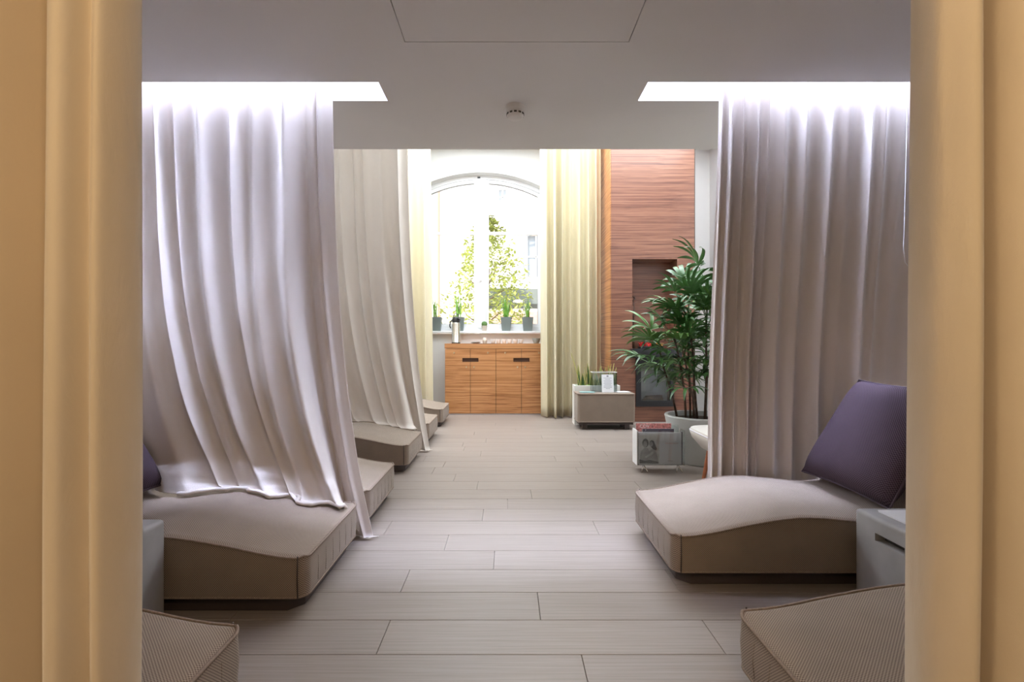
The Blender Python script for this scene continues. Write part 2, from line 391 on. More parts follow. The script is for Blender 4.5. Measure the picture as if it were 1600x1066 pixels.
ring('outer_frame', 0.0, 0.06, 0.0, 0.09, 'window_white', win)
ring('glazing_frame', 0.062, 0.115, 0.015, 0.075, 'window_white', win)
ring('rubber_seal', 0.115, 0.121, 0.03, 0.06, 'seal_grey', win)
zt = 2.76-WZ0
MB().box(-0.075, 0.075, -0.015, 0.085, 0.06, arch(WC)-WZ0-0.05).build('mullion', 'window_white', win, bevel=0.006)
MB().box(-0.022, 0.022, -0.035, -0.015, 0.06, arch(WC)-WZ0-0.08).build('cover_strip', 'window_white', win, bevel=0.005)
for s in (-1, 1):
    MB().box(min(s*0.075, s*(WH-0.11)), max(s*0.075, s*(WH-0.11)), 0.02, 0.07, zt-0.022, zt+0.022).build('glazing_bar', 'window_white', win, bevel=0.004)
    MB().box(min(s*0.075, s*0.115), max(s*0.075, s*0.115), 0.01, 0.075, 0.11, arch(WC+0.1)-WZ0-0.11).build('casement_stile', 'window_white', win, bevel=0.004)
    for lo in (True, False):
        mb = MB(); n = 10; xs = [s*lerp(0.10, WH-0.115, i/n) for i in range(n+1)]
        vs, fs = [], []
        for x in xs:
            top = zt-0.02 if lo else arch(WC+x, -0.115)-WZ0
            vs += [(x, 0.042, 0.11 if lo else zt+0.02), (x, 0.042, top)]
        for i in range(n): fs.append((2*i, 2*i+2, 2*i+3, 2*i+1))
        mb.add(vs, fs).build('pane', 'window_glass', win)
MB().box(-0.012, 0.012, -0.055, -0.035, 1.06-0.28, 1.06-0.24).box(-0.09, 0.012, -0.065, -0.05, 1.06-0.27, 1.06-0.25).build('handle', 'window_white', win, bevel=0.003)
MB().box(-0.06, -0.015, -0.02, -0.002, arch(WC)-WZ0-0.045, arch(WC)-WZ0-0.025).build('catch', 'black_plastic', win)
MB().box(WC-WH-0.02-WC, WH+0.02, 7.38-7.61, 0.0, -0.035, 0.0).build('window_sill', 'window_white', win, bevel=0.008)

# timber-clad fireplace column
CX0, CX1, CY = 1.368, 2.467, 6.42
col = tag(bpy.data.objects.new('wall_fireplace', None), kind='structure'); C.objects.link(col); col.location = (CX0, CY, 0)
w = CX1-CX0; NX0, NX1, NZ0, NZ1 = 1.647-CX0, 2.24-CX0, 0.966, 2.148; FX0, FX1, FZ0, FZ1 = 1.69-CX0, 2.19-CX0, 0.205, 0.84
MB().slab([0, w], [0.0, ZH], 0.0, 0.30, [(NX0, NX1, NZ0, NZ1), (FX0, FX1, FZ0, FZ1)], axis='y').build('front_cladding', 'column_wood', col)
MB().box(0, w, 0.30, YB-CY, 0, ZH).build('rear_cladding', 'column_wood', col)
MB().box(-0.012, 0.0, 0.012, YB-CY, 0, ZH).build('side_cladding', 'cabinet_wood', col)
MB().box(w, w+0.012, 0.01, 0.03, 0, ZH).build('shadow_gap', 'gap_dark', col)
MB().box(NX0-0.03, NX1+0.03, -0.10, 0.28, 0.845, 0.966).build('mantel_shelf', 'black_metal', col, bevel=0.006)
fp = MB().slab([FX0, FX1], [FZ0, FZ1], -0.03, 0.02, [(FX0+0.065, FX1-0.045, FZ0+0.075, FZ1-0.11)], axis='y').build('fireplace_frame', 'black_metal', col)
MB().box(FX0+0.06, FX1-0.04, 0.0, 0.006, FZ0+0.07, FZ1-0.10).build('fireplace_glass', 'acrylic', fp)
MB().box(FX0+0.01, FX1-0.01, 0.22, 0.24, FZ0, FZ1).build('firebox_back', 'stove_back', fp)
for k in range(3): MB().tube([(FX0+0.12+0.03*k, 0.12+0.03*k, FZ0+0.06+0.02*k), (FX1-0.1, 0.10+0.03*k, FZ0+0.05+0.03*k)], 0.022, 8).build('log', 'bark', fp, smooth=1)

# ------------------------------------------------------------------ curtains
def drape(name, label, nu, nv, fn, width, height, mname, thick=0.003, group='curtains', cat='curtain'):
    vs, uvs = [], []
    for j in range(nv+1):
        for i in range(nu+1):
            u, v = i/nu, j/nv; vs.append(fn(u, v)); uvs.append((u*width, -v*height))
    fs = [(j*(nu+1)+i, j*(nu+1)+i+1, (j+1)*(nu+1)+i+1, (j+1)*(nu+1)+i) for j in range(nv) for i in range(nu)]
    me = bpy.data.meshes.new(name); me.from_pydata(vs, [], fs)
    l = me.uv_layers.new(name='UVMap')
    for lp in me.loops: l.data[lp.index].uv = uvs[lp.vertex_index]
    o = link(name, me, mname, smooth=3.2)
    so2 = o.modifiers.new('thickness', 'SOLIDIFY'); so2.thickness = thick; so2.offset = 0
    return tag(o, label, cat, group)
class Folds:
    """irregular pleats: each fold has its own width, height and lean"""
    def __init__(s, n, seed, lo=0.55, hi=1.25):
        r = random.Random(seed); ws = [r.uniform(0.6, 1.5) for _ in range(n)]; t = sum(ws); a = 0; s.e = [0]
        for q in ws: a += q/t; s.e.append(a)
        s.h = [r.uniform(lo, hi) for _ in range(n)]; s.sk = [r.uniform(-0.3, 0.3) for _ in range(n)]; s.n = n
        s.dr = [r.uniform(-1, 1) for _ in range(n+1)]
    def at(s, u):
        u = max(0, min(0.99999, u)); i = 0
        while u >= s.e[i+1]: i += 1
        t = (u-s.e[i])/(s.e[i+1]-s.e[i]); t2 = t+s.sk[i]*t*(1-t)
        return s.h[i]*(0.5-0.5*math.cos(2*PI*t2)), s.h[i]*math.sin(2*PI*t2), i, t
def lounge_top(s_):   # upper profile of a lounger measured from its foot
    return spl([(0, .222), (.12, .232), (.3, .268), (.5, .300), (.60, .303), (.78, .288), (.95, .275), (1.05, .30), (1.2, .47), (1.34, .66), (1.44, .70), (1.56, .69)], s_)

f1 = Folds(12, 3); g1 = Folds(8, 11)
XT0, XT1 = -2.75, -0.97
def left_satin(u, v):
    xt = lerp(XT0, XT1, u)
    xb = spl([(0, -2.45), (0.30, -1.78), (0.45, -1.36), (0.60, -1.12), (0.75, -0.95), (0.86, -0.815), (0.93, -0.765), (1.0, -0.685)], u)
    on = 1-sstep(0.865, 0.905, u)
    xin = min(-0.80, xb)
    zhem = lounge_top(-0.79-xin)+0.022
    zb = lerp(0.015, zhem, on) if u > 0.5 else lerp(0.29, zhem, sstep(0.18, 0.36, u))
    yb = lerp(2.60, 2.45, sstep(0.24, 0.36, u)); yb = lerp(yb, 2.59, sstep(0.845, 0.905, u))
    zt_ = 2.62
    e = 0.10*v+0.90*v**2.6
    x = lerp(xt, xb, e)
    vv = min(1, v/0.955)
    z = lerp(zt_, zb, vv)
    y = lerp(2.69, yb, sstep(0.15, 0.95, v)*0.8+0.2*v)
    a, q, i, t = f1.at(u+0.012*math.sin(3*v+u*9)*v)
    a2, q2, _, _ = g1.at(u*0.98+0.02*math.sin(2.2*v))
    amp = 0.055*(1-0.30*v); edge = 1-0.85*sstep(0.95, 0.975, u)
    lo = sstep(0.80, 1.0, v)*on
    y += (-(a-0.4)*amp*edge*(1-0.55*lo)) - (a2-0.4)*0.05*sstep(0.25, 0.8, v)*(1-0.7*lo)*edge
    x += q*0.012*edge
    y += 0.045*math.exp(-((u-0.945)/0.010)**2)*(1-0.6*v)+0.030*math.exp(-((u-0.905)/0.010)**2)
    # small drag creases
    y += 0.004*math.sin(40*u+22*v)*math.sin(9*u-13*v)*sstep(0.2, 0.6, v)
    if on > 0.02 and v > 0.90:
        t3 = (v-0.90)/0.10
        y -= on*(0.075*t3+0.022*math.sin(u*37)*t3); z += on*(0.042*math.sin(PI*t3)**2*(0.7+0.5*math.sin(u*23))+0.004)
    return (x, y, max(z, 0.012))
sw = drape('curtain', 'silvery cream satin curtain swept over the nearest left lounger', 300, 110, left_satin, 3.4, 2.5, 'satin')
hp = []
for k in range(90):
    u = lerp(0.35, 0.885, k/89); p = left_satin(u, 1.0)
    hp.append((p[0], p[1]-0.002+0.003*math.sin(k*0.4), p[2]+0.003+0.002*math.sin(k*0.27)))
hem = MB().tube(hp, 0.0095, 10)
hem.v = [(x, y+0.0012*math.sin(i*0.17), z+0.001*math.sin(i*0.11)) for i, (x, y, z) in enumerate(hem.v)]
hem.build('rolled_hem', 'satin', sw, smooth=3.2, uv=True)

f2 = Folds(10, 5); g2 = Folds(6, 8)
def left_far(u, v):
    xt = lerp(-2.6, -0.985, u); xb = spl([(0, -2.4), (0.35, -1.62), (0.6, -1.2), (0.8, -0.92), (0.88, -0.83), (0.94, -0.78), (1, -0.72)], u)
    on = 1-sstep(0.85, 0.91, u); zb = lerp(0.015, lounge_top(-0.80-min(-0.81, xb))+0.02, on)
    e = 0.15*v+0.85*v**3.2; x = lerp(xt, xb, e); z = lerp(3.9, zb, min(1, v/0.965))
    yb = lerp(4.52, 4.68, sstep(0.8, 0.9, u)); yb = lerp(4.68, yb, sstep(0.2, 0.34, u)); y = lerp(4.72, yb, sstep(0.3, 0.97, v))
    a, q, i, t = f2.at(u+0.01*math.sin(4*v)); a2, q2, _, _ = g2.at(u)
    lo = sstep(0.85, 1, v)*on; edge = 1-0.6*sstep(0.93, 0.98, u)
    y += -(a-0.4)*0.075*(1-0.35*v)*(1-0.5*lo)*edge-(a2-0.4)*0.05*v*(1-0.6*lo)*edge; x += q*0.02*edge
    if on > 0.02 and v > 0.93:
        t3 = (v-0.93)/0.07; y -= on*0.05*t3; z += on*0.025*math.sin(PI*t3)**2
    return (x, y, max(z, 0.012))
drape('curtain', 'plain cream satin curtain trailing over the second lit lounger on the left', 190, 90, left_far, 3.0, 3.9, 'satin_thin')

f3 = Folds(17, 21); g3 = Folds(7, 33)
def right_satin(u, v):
    # dense pleats near the free edge, flatter cloth towards the wall
    uu = u**1.45
    xt = lerp(1.185, 2.92, uu); xb = lerp(1.17, 2.92, uu)-0.02*math.sin(PI*uu)
    x = lerp(xt, xb, v); z = lerp(2.62, 0.02, v); y = lerp(2.70, 2.815, sstep(0.05, 0.8, v))
    a, q, i, t = f3.at(u); a2, q2, _, _ = g3.at(min(1, u+0.02*math.sin(2*v+3*u)*v))
    k = 1-0.62*sstep(0.35, 0.75, u)
    y += -(a-0.4)*lerp(0.055, 0.062, v)*k - (a2-0.4)*0.035*v
    x += q*0.013*k
    return (x, y, z)
drape('curtain', 'silvery cream pleated satin curtain hanging behind the right lounger', 330, 50, right_satin, 3.2, 2.6, 'satin')
tag(MB().tube([(2.11-0.006*k, 2.562, z) for k, z in enumerate((2.50, 2.2, 1.95, 1.7, 1.55))]+[(2.095, 2.562, 1.47), (2.125, 2.562, 1.435), (2.165, 2.562, 1.45), (2.20, 2.562, 1.52), (2.22, 2.562, 1.8), (2.22, 2.562, 2.50)], 0.0022, 6).build('pull_cord', 'cord_white', smooth=1), 'thin white looped pull cord hanging before the right satin curtain', 'cord')

f4 = Folds(7, 41, 0.7, 1.2); f5 = Folds(7, 52, 0.6, 1.2)
def win_l(u, v):
    x = lerp(-2.3, lerp(-1.095, -1.055, v), u); a, q, i, t = f4.at(u)
    return (x+q*0.02, 6.86-(a-0.4)*0.15, lerp(3.95, 0.02, v))
drape('curtain', 'straight ivory window curtain hanging left of the arched window', 150, 20, win_l, 2.6, 3.9, 'window_cloth', group='window curtains')
def win_r(u, v):
    x = lerp(lerp(0.455, 0.47, v), 1.315, u)
    a, q, i, t = f5.at(u)
    return (x+q*0.022, 6.80-(a-0.4)*lerp(0.15, 0.19, v)-0.03*v, lerp(3.95, 0.015, v))
drape('curtain', 'full ivory window curtain hanging between the arched window and timber column', 200, 30, win_r, 2.2, 3.9, 'window_cloth', group='window curtains')

# heavy curtains framing the view: plan outline of the folds, drawn in metres
def velvet_curtain(label, plan_top, plan_bot):
    n = 220
    def pick(plan, u):
        q = u*(len(plan)-1); i = min(int(q), len(plan)-2); t = q-i
        P = [plan[max(i-1,0)], plan[i], plan[i+1], plan[min(i+2, len(plan)-1)]]
        return tuple(0.5*((2*P[1][k])+(-P[0][k]+P[2][k])*t+(2*P[0][k]-5*P[1][k]+4*P[2][k]-P[3][k])*t*t+(-P[0][k]+3*P[1][k]-3*P[2][k]+P[3][k])*t**3) for k in (0,1))
    def fn(u, v):
        a, b_ = pick(plan_top, u), pick(plan_bot, u); e = v+0.04*math.sin(2*PI*v)
        return (lerp(a[0], b_[0], e), lerp(a[1], b_[1], e)+0.004*math.sin(7*v+9*u), lerp(2.40, 0.015, v))
    return drape('curtain', label, n, 60, fn, 1.6, 2.4, 'velvet', 0.006, group='heavy entrance curtains')
Y0 = 0.74
velvet_curtain('heavy golden beige curtain framing the left side of the view',
    [(-1.5, Y0-.02), (-1.38, Y0-.10), (-1.22, Y0-.01), (-1.05, Y0-.10), (-.92, Y0-.01), (-.83, Y0-.06), (-.775, Y0-.055), (-.735, Y0+.02), (-.71, Y0+.085), (-.675, Y0+.08), (-.668, Y0+.0), (-.648, Y0-.055), (-.615, Y0-.07), (-.592, Y0-.045), (-.575, Y0-.045), (-.562, Y0-.02), (-.563, Y0+.01), (-.573, Y0+.03)],
    [(-1.5, Y0-.02), (-1.38, Y0-.10), (-1.22, Y0-.01), (-1.05, Y0-.10), (-.93, Y0-.01), (-.83, Y0-.06), (-.77, Y0-.06), (-.73, Y0+.02), (-.71, Y0+.10), (-.672, Y0+.09), (-.66, Y0+.0), (-.640, Y0-.06), (-.620, Y0-.075), (-.604, Y0-.04), (-.588, Y0-.05), (-.577, Y0-.02), (-.578, Y0+.01), (-.590, Y0+.03)])
velvet_curtain('heavy golden beige curtain framing the right side of the view',
    [(1.5, Y0+.05), (1.38, Y0-.05), (1.22, Y0+.06), (1.08, Y0-.06), (.96, Y0+.03), (.86, Y0-.04), (.78, Y0-.07), (.722, Y0-.065), (.706, Y0-.02), (.725, Y0+.06), (.71, Y0+.08), (.692, Y0+.03), (.684, Y0-.04), (.662, Y0-.065), (.640, Y0-.05), (.622, Y0-.045), (.624, Y0+.0), (.650, Y0+.04)],
    [(1.5, Y0+.05), (1.38, Y0-.06), (1.22, Y0+.07), (1.08, Y0-.07), (.97, Y0+.04), (.86, Y0-.05), (.78, Y0-.08), (.716, Y0-.075), (.694, Y0-.02), (.715, Y0+.06), (.70, Y0+.08), (.672, Y0+.03), (.656, Y0-.04), (.636, Y0-.07), (.616, Y0-.05), (.618, Y0-.01), (.642, Y0+.04), (.676, Y0+.08)])

# ------------------------------------------------------------------ loungers
def cushion(lx, wy, zb, ztop, r, crown=0.012, nmid=30, wmid=12):
    """upholstered block: plan is a rounded rectangle, top follows ztop(x)"""
    nc = 5
    def cuts(L_, n): return [r*i/nc for i in range(nc)]+[lerp(r, L_-r, i/n) for i in range(n+1)]+[L_-r+r*(i+1)/nc for i in range(nc)]
    xs, ys = cuts(lx, nmid), [y-wy/2 for y in cuts(wy, wmid)]
    def rnd(x, y):
        cx = r if x < r else lx-r if x > lx-r else None; cy = r-wy/2 if y < r-wy/2 else wy/2-r if y > wy/2-r else None
        if cx is None or cy is None: return x, y
        a, b_ = x-cx, y-cy; h = math.hypot(a, b_)
        if h < 1e-9: return x, y
        k = max(abs(a), abs(b_))/h; return cx+a*k, cy+b_*k
    nx, ny = len(xs), len(ys); vs = []; idx = {}
    for i, x in enumerate(xs):
        for j, y in enumerate(ys):
            px, py = rnd(x, y); edge = min(px, lx-px, py+wy/2, wy/2-py)
            idx[i, j] = len(vs); vs.append((px, py, ztop(px)-0.008*(1-sstep(0, 0.02, edge))+crown*sstep(0, 0.16, edge)))
    fs = [(idx[i,j], idx[i+1,j], idx[i+1,j+1], idx[i,j+1]) for i in range(nx-1) for j in range(ny-1)]
    loop = [(i, 0) for i in range(nx)]+[(nx-1, j) for j in range(1, ny)]+[(i, ny-1) for i in range(nx-2, -1, -1)]+[(0, j) for j in range(ny-2, 0, -1)]
    rows = [[idx[q] for q in loop]]
    for t in (0.12, 0.5, 0.9, 1.0):
        row = []
        for q in loop:
            x, y, z = vs[idx[q]]; bl = 1+0.012*math.sin(PI*t)-(0.004 if t == 1.0 else 0)
            row.append(len(vs)); vs.append((lx/2+(x-lx/2)*(1+(bl-1)*0.5), y*bl, lerp(z, zb, t)))
        rows.append(row)
    n = len(loop)
    for a, b_ in zip(rows, rows[1:]): fs += [(a[k], a[(k+1)%n], b_[(k+1)%n], b_[k]) for k in range(n)]
    fs.append(tuple(rows[-1]))
    return MB().add(vs, fs), [vs[k] for k in rows[0]], [vs[k] for k in rows[-1]]
LW = 0.65
def make_lounger():
    t = thing('lounger', 'x', 'lounger', group='upholstered loungers along the aisle')
    mb, top, bot = cushion(1.56, LW, 0.062, lounge_top, 0.048)
    c = mb.build('cushion', 'seat_fabric', t, smooth=0.7, uv=True)
    MB().tube([(x, y, z+0.002) for x, y, z in top], 0.0055, 6, True).build('top_piping', 'seat_piping', c, smooth=3.2)
    MB().tube([(x, y, z+0.004) for x, y, z in bot], 0.0050, 6, True).build('lower_piping', 'seat_piping', c, smooth=3.2)
    for s in (-1, 1):
        MB().tube([(0.032, s*(LW/2+0.001), 0.066), (0.032, s*(LW/2+0.004), 0.14), (0.032, s*(LW/2+0.001), 0.226)], 0.0028, 6).build('corner_seam', 'plinth_brown', c, smooth=3.2)
    for k in range(6):
        y = -0.21+0.084*k
        MB().tube([(-0.001, y, 0.085), (-0.004, y+0.004, 0.13), (-0.002, y, 0.185)], 0.0026, 6, taper=0.5).build('tuck', 'seat_fabric', c, smooth=3.2, uv=True)
    ch = 0.05; x0, x1, h = 0.035, 1.50, LW/2-0.03
    o8 = [(x0+ch,-h),(x1-ch,-h),(x1,-h+ch),(x1,h-ch),(x1-ch,h),(x0+ch,h),(x0,h-ch),(x0,-h+ch)]
    MB().frustum([(x,y,0.0) for x,y in o8], [(x,y,0.064) for x,y in o8]).build('plinth', 'plinth_brown', t, bevel=0.003, seg=1)
    return t
proto = make_lounger()
spots = [   # side, x of the foot, nearer edge, label
    (-1, -0.775, 0.78, 'beige woven lounger in the left foreground corner, only its rounded foot end showing'),
    (-1, -0.775, 1.87, 'beige woven lounger on the left with satin curtain swept over its far edge'),
    (-1, -0.775, 2.70, 'beige lounger just behind the first left satin curtain, mostly hidden by it'),
    (-1, -0.80, 3.90, 'beige lounger on the left under the hem of the second satin curtain'),
    (-1, -0.80, 4.93, 'beige lounger just behind the second left satin curtain, a small corner showing'),
    (-1, -0.80, 6.00, 'pale lounger farthest back on the left beside the timber cabinet'),
    (1, 0.71, 0.86, 'beige woven lounger in the right foreground corner beside the heavy curtain'),
    (1, 0.71, 2.08, 'beige woven lounger on the right carrying a dark purple back cushion')]
for i, (s, x, y, lab) in enumerate(spots):
    o = proto if i == 0 else copy_tree(proto)
    o.location = (x, y+LW/2, 0); o.rotation_euler = (0, 0, 0 if s > 0 else PI); o['label'] = lab

def make_pillow():
    n = 22; w2, h2 = 0.31, 0.30; vs = []; fs = []
    def P(i, j, s):
        a, b_ = -1+2*i/n, -1+2*j/n
        pin = 1-0.05*(1-a*a)*abs(b_)**4; pin2 = 1-0.05*(1-b_*b_)*abs(a)**4
        d = 0.085*max(0, (1-a**4)*(1-b_**4))**0.55
        return (a*w2*pin2, s*d, b_*h2*pin)
    for s in (-1, 1):
        o = len(vs)
        vs += [P(i, j, s) for j in range(n+1) for i in range(n+1)]
        fs += [(o+j*(n+1)+i, o+j*(n+1)+i+1, o+(j+1)*(n+1)+i+1, o+(j+1)*(n+1)+i) for j in range(n) for i in range(n)]
    mb = MB().add(vs, fs)
    edge = [P(i,0,1) for i in range(n)]+[P(n,j,1) for j in range(n)]+[P(n-i,n,1) for i in range(n)]+[P(0,n-j,1) for j in range(n)]
    return mb, edge
def pillow(label, loc, rz, lean):
    t = thing('back_cushion', label, 'cushion', loc, rz, 'dark back cushions')
    mb, edge = make_pillow(); R = Matrix.Rotation(lean, 4, 'X')
    tr = lambda p: tuple(R @ Vector(p))
    me_ = MB().add([p for p in mb.v], mb.f)
    c = me_.build('cover', 'pillow_fabric', t, smooth=1.2, uv=True)
    bm = bmesh.new(); bm.from_mesh(c.data); bmesh.ops.remove_doubles(bm, verts=bm.verts, dist=1e-5); bmesh.ops.recalc_face_normals(bm, faces=bm.faces); bm.transform(R); bm.to_mesh(c.data); bm.free()
    MB().tube([tr(p) for p in edge], 0.005, 6, True).build('piping', 'pillow_piping', t, smooth=3.2)
    return t
pillow('dark purple woven cushion leaning back on the right lounger', (1.80, 2.40, 0.585), -PI/2, math.radians(-32))
pillow('dark purple woven cushion on the left lounger, mostly behind the heavy curtain', (-1.90, 2.16, 0.585), PI/2, math.radians(-32))

# ------------------------------------------------------------------ stone side tables
def stone_table(label, x0, x1, y0, y1, h, face):
    t = thing('side_table', label, 'side table', ((x0+x1)/2, (y0+y1)/2, 0), 0, 'concrete block side tables')
    hx, hy = (x1-x0)/2, (y1-y0)/2
    body = MB().box(-hx, hx, -hy, hy, 0, h).build('block', 'concrete', t, bevel=0.018, seg=4)
    # letter-box grip in the aisle face: recess with a dark throat
    sx = -hx if face < 0 else hx
    cut = MB().box(sx-0.05, sx+0.05, -0.025, 0.12, h-0.093, h-0.062).build('grip_cutter', None)
    mo = body.modifiers.new('grip', 'BOOLEAN'); mo.operation = 'DIFFERENCE'; mo.object = cut; mo.solver = 'EXACT'
    cut.parent = t
    bpy.context.view_layer.update()
    dg = bpy.context.evaluated_depsgraph_get(); nm = bpy.data.meshes.new_from_object(body.evaluated_get(dg)); body.modifiers.clear(); body.data = nm
    nm.set_sharp_from_angle(angle=0.6)
    bpy.data.objects.remove(cut)
    a, e = (sx+0.040, sx+0.049) if face < 0 else (sx-0.049, sx-0.040)
    MB().box(a, e, -0.024, 0.119, h-0.092, h-0.063).build('grip_lining', 'gap_dark', t)
    return t
stone_table('grey concrete block table with grip slot beside the right lounger', 1.46, 1.92, 1.58, 2.045, 0.355, -1)
stone_table('grey concrete block table at the left edge behind the heavy curtain', -1.78, -1.30, 1.46, 1.85, 0.38, -1)
stone_table('grey concrete block table glimpsed behind the first left satin curtain', -1.70, -1.22, 3.40, 3.86, 0.38, -1)
t = thing('magazine', 'white magazine with red lettering on the right concrete table', 'magazine', (1.672, 1.82, 0.3555))
MB().box(-0.155, 0.19, -0.20, 0.17, 0, 0.006).build('pages', 'paper', t); MB().box(-0.157, 0.192, -0.202, 0.172, 0.006, 0.0072).build('cover', 'paper', t)
lt = MB(); rr = random.Random(4); x = 0.0
for k in range(7):
    ww = rr.uniform(0.016, 0.026); lt.box(0.02, 0.026+0.02*rr.random(), 0.13-0.03*k, 0.13-0.03*k+ww, 0.0072, 0.0078); lt.box(0.02, 0.055, 0.13-0.03*k, 0.13-0.03*k+0.007, 0.0072, 0.0078)
lt.build('red_lettering', 'ink_red', t)

# ------------------------------------------------------------------ cabinet under the window
KX, KY, KH = -0.91, 7.06, 1.032
cab = thing('cabinet', 'zebra-striped timber cabinet with four doors below the window', 'cabinet', (KX, KY, 0))
DW = 0.371; KW = 4*DW
MB().box(0.0, KW, 0.022, 0.385, 0.012, KH-0.078).build('body', 'cabinet_wood', cab)
MB().box(0.002, KW-0.002, 0.0195, 0.022, 0.014, KH-0.08).build('door_gap_shade', 'gap_dark', cab)  # dark plate on the body front, painted shade for the gaps between doors
MB().box(-0.003, KW+0.003, -0.004, 0.388, KH-0.074, KH).build('top', 'cabinet_wood', cab, bevel=0.002, seg=1)
MB().box(0.0, KW, 0.01, 0.38, 0, 0.012).build('plinth', 'paper_grey', cab)
for i in range(4):
    x0, x1 = DW*i+0.0028, DW*(i+1)-0.0028
    hole = (x1-0.115, x1, 0.765, 0.822) if i % 2 == 0 else (x0, x0+0.115, 0.765, 0.822)
    d = MB().slab([x0, x1], [0.016, KH-0.078], 0.0, 0.018, [hole], axis='y').build('door', 'cabinet_wood', cab)
    MB().box(hole[0], hole[1], 0.0182, 0.0193, hole[2], hole[3]).build('handle_recess', 'handle_brown', d)
    for lx, lz in ((0.13 if i % 2 == 0 else 0.25, 0.896), (0.31 if i % 2 == 0 else 0.05, 0.69)):
        k = MB().lathe([(0.0, -0.004), (0.011, -0.004), (0.013, 0.0), (0.013, 0.006)], n=14); k.v = [(x0+lx+p[0], -0.002-p[2]*-1*0.6-0.002, lz+p[1]) for p in k.v]
        k.build('lock', 'brass', d, smooth=0.7)
# vacuum jug
t = thing('vacuum_jug', 'steel pump vacuum jug with black lid on the timber cabinet', 'jug', (-0.765, 7.22, KH))
MB().lathe([(0.055, 0), (0.062, 0.005), (0.062, 0.02), (0.060, 0.022), (0.060, 0.29), (0.052, 0.315), (0.048, 0.32)]).build('body', 'steel', t, smooth=0.8)
MB().lathe([(0.063, 0), (0.064, 0.012), (0.061, 0.02)]).build('base_ring', 'black_plastic', t, smooth=0.8)
MB().lathe([(0.056, 0.312), (0.060, 0.32), (0.058, 0.37), (0.045, 0.395), (0.0, 0.40)], cap=False).build('lid', 'black_plastic', t, smooth=0.8)
MB().tube([(0.02, -0.03, 0.36), (0.04, -0.06, 0.37), (0.07, -0.085, 0.345)], 0.014, 10, taper=0.7).build('spout', 'black_plastic', t, smooth=0.8)
MB().tube([(-0.058, 0, 0.35), (-0.085, 0, 0.31), (-0.092, 0, 0.26), (-0.078, 0, 0.225)], 0.009, 8).build('grip', 'black_plastic', t, smooth=0.8)
MB().tube([(-0.045, 0, 0.385), (-0.025, 0, 0.435), (0.0, 0, 0.455), (0.02, 0, 0.44), (0.035, 0, 0.40)], 0.006, 8).build('carry_handle', 'black_plastic', t, smooth=0.8)
# crockery
def cup_mesh(): return [(0.022, 0), (0.026, 0.004), (0.036, 0.05), (0.038, 0.065), (0.035, 0.065), (0.033, 0.05), (0.022, 0.008), (0.0, 0.006)]
cups = ['leftmost', 'second from the left', 'third from the left', 'fourth from the left', 'fifth from the left', 'rightmost']
first = None
for k in range(6):
    loc = (-0.215+0.083*k, 7.24+0.012*(k % 2), KH); lab = f'small white cup on the cabinet, {cups[k]} of the row'
    if first is None:
        first = thing('cup', lab, 'cup', loc, group='white cups on the cabinet')
        MB().lathe(cup_mesh(), n=20, cap=False).build('bowl', 'porcelain', first, smooth=0.9)
        MB().tube([(0.034, 0, 0.05), (0.052, 0, 0.047), (0.054, 0, 0.028), (0.031, 0, 0.018)], 0.004, 6).build('handle', 'porcelain', first, smooth=1)
    else:
        c = copy_tree(first); c.location = loc; c['label'] = lab; c.rotation_euler = (0, 0, random.uniform(-0.6, 0.6))
t = thing('saucer_stack', 'low stack of white saucers beside the pink candle', 'saucers', (-0.475, 7.22, KH))
for k in range(3): MB().lathe([(0.03, 0), (0.075, 0.008), (0.078, 0.010), (0.03, 0.004), (0.0, 0.003)], (0.004*k, 0, 0.008*k), 24, cap=False).build('saucer', 'porcelain', t, smooth=0.9)
t = thing('candle', 'small pink candle in a pale dish on the cabinet', 'candle', (-0.335, 7.2, KH))
MB().lathe([(0.028, 0), (0.034, 0.03), (0.035, 0.045), (0.030, 0.045), (0.0, 0.04)], n=18, cap=False).build('dish', 'terracotta_pale', t, smooth=0.9)
MB().lathe([(0.026, 0.04), (0.027, 0.08), (0.02, 0.086), (0.0, 0.086)], n=16, cap=False).build('wax', 'wax_pink', t, smooth=0.9)
t = thing('bowl', 'grey green bowl at the right end of the cabinet', 'bowl', (0.425, 7.22, KH))
MB().lathe([(0.036, 0), (0.040, 0.006), (0.058, 0.05), (0.062, 0.078), (0.058, 0.078), (0.05, 0.04), (0.0, 0.02)], n=24, cap=False).build('wall', 'bowl_grey', t, smooth=0.9)
MB().lathe([(0.030, -0.0), (0.036, 0.004), (0.030, 0.006)], n=24).build('foot', 'bowl_grey', t, smooth=0.9)

# ------------------------------------------------------------------ plants on the sill
def blade(mb, base, az, lean, length, wid, n=6, curve=0.5, fold=0.25):
    d = Vector((math.cos(az), math.sin(az), 0)); sdir = Vector((-math.sin(az), math.cos(az), 0)); p = Vector(base); ang = lean; vs = []
    for i in range(n+1):
        t = i/n; w_ = wid*(1-t**2.2)*(0.75+0.5*t*(1-t)*2)+0.0006
        nrm = Vector((-math.sin(ang)*d.x*-1, -math.sin(ang)*d.y*-1, 0))*0
        up_ = Vector((-d.x*math.cos(ang), -d.y*math.cos(ang), math.sin(ang)))
        vs += [p-sdir*w_+up_*w_*fold, p-up_*w_*0.0, p+sdir*w_+up_*w_*fold]
        ang += curve/n; p = p+(d*math.sin(ang)+Vector((0,0,math.cos(ang))))*(length/n)
    fs = []
    for i in range(n): fs += [(3*i,3*i+1,3*i+4,3*i+3),(3*i+1,3*i+2,3*i+5,3*i+4)]
    mb.add(vs, fs)
